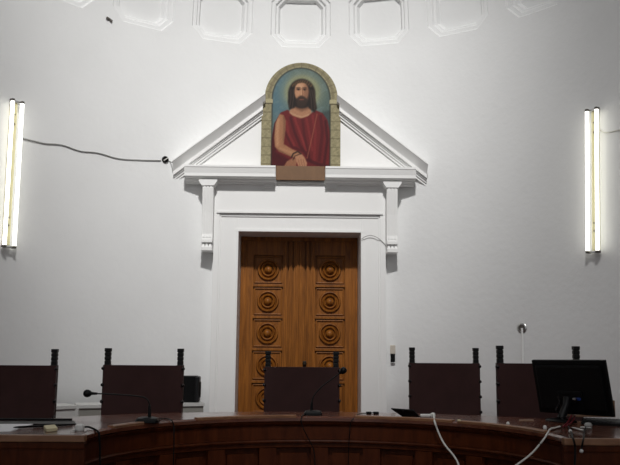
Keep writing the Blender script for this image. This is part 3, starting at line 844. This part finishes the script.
p = dz(79.5, 430.6, .0); bm = nb(); lathe(bm, [(.026, .001), (.028, .012), (.024, .030), (.012, .036), (0, .037)], 18, Matrix.Translation(p)); obj('cap', bm, M['white'], pl, smooth=40)
for dx in (-6, -9): 
    q = dz(79.5+dx, 432, .005); bm = nb(); tube(bm, [q, p+Vector((-.012, 0, .01))], .003, 6); obj('pin', bm, M['metal'], pl)
bm = nb(); tube(bm, [p+Vector((.02, 0, .018)), dz(88, 429, .012), dz(94, 430.2, .006), front(98.5, 432.5, .012), front(99.6, 440, .02), front(100, 455), front(100, 470), front(100, 500)], .006, 6, sub=6); obj('cord', bm, M['rubber'], pl, smooth=60)

# ------------------------------------------------------------------ low white cabinet and loudspeaker behind the chairs
CZ = 1.0
A = at(40, 404, y=1.72); B = at(77.5, 405.5, y=1.95); C_ = at(203.5, 403.5, y=2.35)
CZ = at(140, 404, y=2.15).z
cb = thing('low_cabinet', 'low white cabinet against the wall behind the left chairs', 'cabinet', (B.x, B.y, PZ))
def seg(P, Q, th, z0, z1, d0=0, e=0):
    P = Vector((P.x, P.y, 0)); Q = Vector((Q.x, Q.y, 0)); d = (Q-P).normalized(); nn = Vector((-d.y, d.x, 0))
    P = P-d*e; Q = Q+d*e
    return loft(nb(), [[tuple((q+nn*o)+Vector((0, 0, z))) for q, o in ((P, d0), (Q, d0), (Q, th), (P, th))] for z in (z0, z1)])
obj('body', seg(A, B, .30, PZ, CZ-.03), M['cabw'], cb); obj('body', seg(B, C_, .30, PZ, CZ-.03), M['cabg'], cb)
obj('top', seg(A, B, .32, CZ-.03, CZ, -.02), M['cabw'], cb); obj('top', seg(B, C_, .32, CZ-.03, CZ, -.02, .01), M['cabw'], cb)
bm = nb(); box(bm, (B.x-.018, B.y-.025, PZ), (B.x+.018, B.y+.01, CZ-.03), .003); obj('corner_post', bm, M['cabw'], cb)
q = at(188, 402, y=2.42)
sp = thing('loudspeaker', 'small black loudspeaker on the white cabinet beside the second chair', 'loudspeaker', (q.x, q.y, CZ))
x0 = at(172, 402, y=2.38).x; x1 = at(196, 402, y=2.38).x; zt = at(190, 376, y=2.38).z
bm = nb(); box(bm, (x0, 2.38, CZ+.001), (x1, 2.52, zt), .006); obj('body', bm, M['black'], sp)
bm = nb(); box(bm, (x1-.012, 2.36, CZ+.008), (x1+.030, 2.50, zt-.005), .010); obj('side_panel', bm, M['dark'], sp)
bm = nb(); box(bm, (x1+.026, 2.40, CZ+.05), (x1+.040, 2.46, zt-.06), .005); obj('handle', bm, M['black'], sp)

# ------------------------------------------------------------------ things right of the middle
for k, (a, b_) in enumerate(((366.5, 371.5), (373.5, 379))):
    pa = at(a, 414.3, z=BZ); pb = at(b_, 414.3, z=BZ)
    bm = nb(); box(bm, (pa.x, pa.y, BZ+.0005), (pb.x, pa.y+.03, BZ+.017), .004)
    tag(obj('binder_clip', bm, M['black']), ('left' if k == 0 else 'right')+' one of two tiny black clips on the bench right of the door', 'clip', 'tiny black clips')
tb_ = thing('tablet', 'black tablet propped at a low angle on the bench right of the door', 'tablet', at(408, 416, z=BZ))
c1 = at(403, 416.3, z=BZ); c2 = at(420, 416.6, z=BZ)
yb = c1.y
c3 = at(413.5, 409.6, y=yb-.04); c4 = at(391, 408.0, y=yb-.05)
c1.z = c2.z = BZ+.001
nn = (c2-c1).cross(c4-c1).normalized()*.009
bm = loft(nb(), [[c1, c2, c3, c4], [c1+nn, c2+nn, c3+nn, c4+nn]]); obj('body', bm, M['black'], tb_)
mid = (c3+c4)/2; ft = Vector((mid.x+.01, mid.y+.05, BZ+.001))
bm = nb(); tube(bm, [mid*.9+(c1+c2)/2*.1+nn, ft], .005, 6); obj('prop', bm, M['black'], tb_)
ad = thing('charger_cable', 'white charger lead hanging down the bench front below the tablet', 'cable', dz(426, 416))
bm = nb(); p = at(426, 417, z=BZ); box(bm, (p.x-.04, p.y-.014, BZ+.001), (p.x+.03, p.y+.014, BZ+.02), .007); obj('adapter', bm, M['white'], ad)
bm = nb(); p2 = at(433, 417, z=BZ); lathe(bm, [(.016, .001), (.018, .012), (.014, .026), (0, .03)], 14, Matrix.Translation(p2)); obj('plug', bm, M['white'], ad, smooth=40)
bm = nb(); tube(bm, [p+Vector((.02, 0, .012)), p2+Vector((0, -.01, .02)), front(434.5, 421, .012), front(437.5, 430), front(442, 440), front(446.5, 447, .03), front(452, 453.5, .04), front(457, 461, .05), front(460, 470, .06), front(463, 485, .06), front(464, 510, .06)], .0062, 8, sub=6); obj('cord', bm, M['wcable'], ad, smooth=60)
p = at(459, 421, z=BZ+.01)
bm = nb(); box(bm, (p.x-.010, p.y-.006, BZ+.0095), (p.x+.010, p.y+.012, BZ+.019), .003)
tag(obj('cable_clip', bm, M['note']), 'tiny pale clip on the bench edge between the two right chairs', 'clip')
p = at(508, 424.5, z=BZ)
bm = nb(); lathe(bm, [(.010, .0), (.011, .008), (.006, .016), (0, .017)], 12, Matrix.Translation((p.x, p.y, BZ+.0005)))
tag(obj('bottle_cap', bm, M['white'], smooth=40), 'tiny white cap on the bench just left of the monitor', 'cap')
flat('paper_slip', ((519.5, 419.8), (533, 419.8), (534, 421.0), (519, 421.0)), .003, M['tan'], 'narrow tan strip lying on the bench left of the monitor', 'paper')

# ------------------------------------------------------------------ monitor
mb = at(561, 421.5, z=BZ); mb.z = BZ+.0005
mo = thing('computer_monitor', 'black computer monitor seen from behind on the right end of the bench', 'monitor', mb)
yaw, tilt, roll = R(-54.36), R(10.24), R(-1.16)
ctr = Vector((1.7751, mb.y+.05, 1.3689))
mm = Matrix.Translation(ctr) @ Matrix.Rotation(yaw, 4, 'Z') @ Matrix.Rotation(tilt, 4, 'X') @ Matrix.Rotation(roll, 4, 'Y')
W, H = .2834, .1826
bm = nb(); box(bm, (-W, -.004, -H), (W, .022, H), .006, mtx=mm); obj('screen_frame', bm, M['screen'], mo)
bm = nb(); box(bm, (-W+.03, -.020, -H+.03), (W-.03, -.002, H-.035), .012, mtx=mm); obj('back_cover', bm, M['screen'], mo)
bm = nb(); box(bm, (-.09, -.034, -H+.03), (.09, -.018, -.02), .008, mtx=mm); obj('connector_housing', bm, M['screen'], mo)
bm = nb(); box(bm, (-W+.012, .021, -H+.014), (W-.012, .024, H-.012), 0, mtx=mm); obj('display', bm, M['dark'], mo)
pa = mm @ Vector((-.02, -.03, -.06))
bm = nb(); tube(bm, [pa, Vector((pa.x-.012, pa.y-.01, BZ+.10)), Vector((mb.x+.0, mb.y, BZ+.012))], [.026, .024, .030], 12); obj('stand_neck', bm, M['black'], mo, smooth=50)
bm = nb(); mt = Matrix.Translation(mb) @ Matrix.Rotation(yaw, 4, 'Z')
for k in range(1): lathe(bm, [(.11, 0), (.11, .006), (.095, .014), (.05, .020), (0, .020)], 32, mt @ Matrix.Diagonal((1, .72, 1, 1)))
obj('stand_base', bm, M['black'], mo, smooth=40)
bm = nb(); p0 = mm @ Vector((-.10, -.03, -.06)); tube(bm, [p0, p0+Vector((.006, -.03, -.03)), at(556, 410, y=mb.y-.09), dz(560, 419, .03), dz(563, 423, .02)], .0045, 6, sub=6); obj('power_lead', bm, M['dark'], mo, smooth=60)
bm = nb(); p0 = mm @ Vector((.055, -.032, -.065)); tube(bm, [p0+Vector((.02, 0, .002)), p0, p0+Vector((-.02, -.03, -.02)), dz(572, 414, .05), dz(566, 421, .03)], .0045, 6, sub=6); obj('video_lead', bm, M['rubber'], mo, smooth=60)
bm = nb(); box(bm, (.055, -.050, -.075), (.085, -.032, -.060), .003, mtx=mm); obj('video_plug', bm, M['blue'], mo)
bm = nb(); box(bm, (.030, -.048, -.074), (.055, -.032, -.061), .003, mtx=mm); obj('plug_tip', bm, M['metal'], mo)

# behind and beside the monitor
pa = at(578, 417.2, z=BZ); pb = at(614.5, 417.2, z=BZ)
zt = at(613, 400.5, y=pa.y).z
tray = thing('wooden_box', 'low brown wooden box almost hidden behind the computer monitor', 'box', ((pa.x+pb.x)/2, pa.y+.1, BZ))
bm = nb(); box(bm, (pb.x-.02, pa.y, BZ+.001), (pb.x, pa.y+.16, zt), .002); box(bm, (pa.x-.05, pa.y, BZ+.001), (pa.x-.03, pa.y+.16, zt-.02), .002); obj('side', bm, M['tan'], tray)
bm = nb(); box(bm, (pa.x-.03, pa.y, BZ+.001), (pb.x-.02, pa.y+.16, BZ+.015), .002); obj('bottom', bm, M['tan'], tray)
bm = nb(); box(bm, (pa.x-.03, pa.y+.14, BZ+.016), (pb.x-.02, pa.y+.16, zt-.02), .002); obj('back', bm, M['tan'], tray)
kb = thing('keyboard', 'flat black keyboard lying at the right end of the bench', 'keyboard', at(600, 424, z=BZ))
z = BZ+.0005
ps = [at(x, y, z=z) for x, y in ((581, 424.5), (640, 427.8), (644, 422.8), (585, 420.2))]
bm = loft(nb(), [[(p.x, p.y, z) for p in ps], [(p.x, p.y, z+.016) for p in ps]]); obj('case', bm, M['black'], kb)
for r_ in range(4):
    for k in range(15):
        f0 = (k+.12)/15; f1 = (k+.88)/15; g0 = (r_+.15)/4; g1 = (r_+.85)/4
        def bl(f, g):
            a = ps[0].lerp(ps[1], f); b = ps[3].lerp(ps[2], f); return a.lerp(b, .06+.88*g)
        q4 = [bl(f0, g0), bl(f1, g0), bl(f1, g1), bl(f0, g1)]
        if r_ == 0 and k == 0: kbm = nb()
        loft(kbm, [[(p.x, p.y, z+.015) for p in q4], [(p.x, p.y, z+.021) for p in q4]])
obj('keys', kbm, M['dark'], kb)
for k, (x0, y0, x1, y1, lab) in enumerate(((571.5, 428.8, 584, 432.0, 'silver pen lying nearest the bench edge below the monitor'), (580, 428.6, 591, 429.6, 'silver pen lying just in front of the black keyboard'))):
    a, b_ = at(x0, y0, z=BZ), at(x1, y1, z=BZ); a.z = b_.z = BZ+.0075
    bm = nb(); tube(bm, [a, a.lerp(b_, .08), a.lerp(b_, .2), b_], [.002, .005, .007, .007], 10)
    tag(obj('pen', bm, M['metal'], smooth=50), lab, 'pen')
p = at(587, 425.6, z=BZ); bm = nb(); lathe(bm, [(.024, 0), (.025, .009), (.016, .018), (0, .021)], 20, Matrix.Translation((p.x, p.y-.02, BZ+.0005)) @ Matrix.Diagonal((1, .7, 1, 1)))
tag(obj('computer_mouse', bm, M['gcable'], smooth=50), 'small grey computer mouse at the left end of the keyboard', 'mouse')
# cables
rd = thing('red_cable', 'red cable looped under the monitor', 'cable', dz(568, 424))
bm = nb(); tube(bm, [dz(563, 428.3, .008), dz(567, 425, .012), dz(571.5, 421, .03), dz(575, 417.5, .045), dz(575.5, 420, .03), dz(572.5, 423.5, .014), dz(566.5, 427.3, .008)], .005, 8, sub=8); obj('cord', bm, M['red'], rd, smooth=60)
wc = thing('white_lead', 'white lead running from below the monitor over the bench edge to the floor', 'cable', dz(556, 429))
c_far = dz(546, 437, .004)
pts = [dz(560, 428.2, .010), dz(555, 429.6, .010), dz(550, 431.5, .012)]
yy = pts[-1].y-.06
pts += [at(545, 437.5, y=yy-.04), at(539.5, 444.5, y=yy-.06), at(534, 451, y=yy-.07), at(527.5, 457, y=yy-.08), at(518, 464, y=yy-.09), at(509, 471, y=yy-.1), at(500, 485, y=yy-.1), at(494, 510, y=yy-.1)]
bm = nb(); tube(bm, pts, .0052, 8, sub=6); obj('cord', bm, M['wcable'], wc, smooth=60)
bm = nb(); tube(bm, [pts[3]-(pts[3]-pts[4])*.1, pts[4]], .0060, 8); obj('dark_sleeve', bm, M['rubber'], wc)
p = at(545, 429.3, z=BZ); bm = nb(); lathe(bm, [(.010, 0), (.012, .012), (.007, .022), (0, .023)], 12, Matrix.Translation((p.x, p.y, BZ+.0005)))
tag(obj('plug', bm, M['white'], smooth=50), 'tiny white plug beside the white lead left of the monitor foot', 'plug')
bp = thing('hanging_lead', 'black lead with white plugs hanging over the right corner of the bench', 'cable', dz(572, 433))
yy = BCY-.045
bm = nb(); tube(bm, [dz(569, 428.5, .01), dz(570.5, 432.5, .01), at(573, 438, y=yy), at(575, 446, y=yy), at(575, 458, y=yy), at(574, 475, y=yy), at(574, 505, y=yy)], .006, 6, sub=6); obj('cord', bm, M['rubber'], bp, smooth=60)
bm = nb(); tube(bm, [dz(586, 428.5, .01), dz(584.5, 433, .01), at(583.4, 439, y=yy), at(582, 446, y=yy), at(581.5, 450, y=yy)], .005, 6, sub=6); obj('cord', bm, M['rubber'], bp, smooth=60)
for q in (dz(570.4, 433.4, .012), at(581.4, 451, y=yy)):
    bm = nb(); bmesh.ops.create_uvsphere(bm, u_segments=12, v_segments=8, radius=.0105, matrix=Matrix.Translation(q)); obj('plug', bm, M['white'], bp, smooth=60)

# ------------------------------------------------------------------ light
def spot(name, loc, target, energy, size, angle, blend, col):
    l = bpy.data.lights.new(name, 'SPOT'); l.energy = energy; l.shadow_soft_size = size; l.spot_size = R(angle); l.spot_blend = blend; l.color = col
    o = bpy.data.objects.new(name, l); COL.objects.link(o); o.location = loc
    o.rotation_euler = (Vector(target)-Vector(loc)).to_track_quat('-Z', 'Y').to_euler(); return o
spot('unseen_spot', (.0, -7.2, 11.0), (-.8, 3.35, 5.3), 4000, .30, 42, 1.0, (1, .985, .96))
spot('unseen_spot', (.1, -7.4, 10.9), (.1, 3.3, 1.6), 2500, .30, 44, 1.0, (1, .985, .97))  # unseen fill, added to brighten the bench and lower walls
w = bpy.data.worlds.new('hall_daylight'); SC.world = w; w.use_nodes = True
w.node_tree.nodes['Background'].inputs['Color'].default_value = (.96, .97, 1, 1)
w.node_tree.nodes['Background'].inputs['Strength'].default_value = .50
vs = SC.view_settings
vs.view_transform = 'Standard'; vs.look = 'None'; vs.gamma = 1; vs.use_curve_mapping = False; vs.exposure = -.13
SC.cycles.max_bounces = 8; SC.cycles.diffuse_bounces = 5
SC.cycles.use_denoising = True
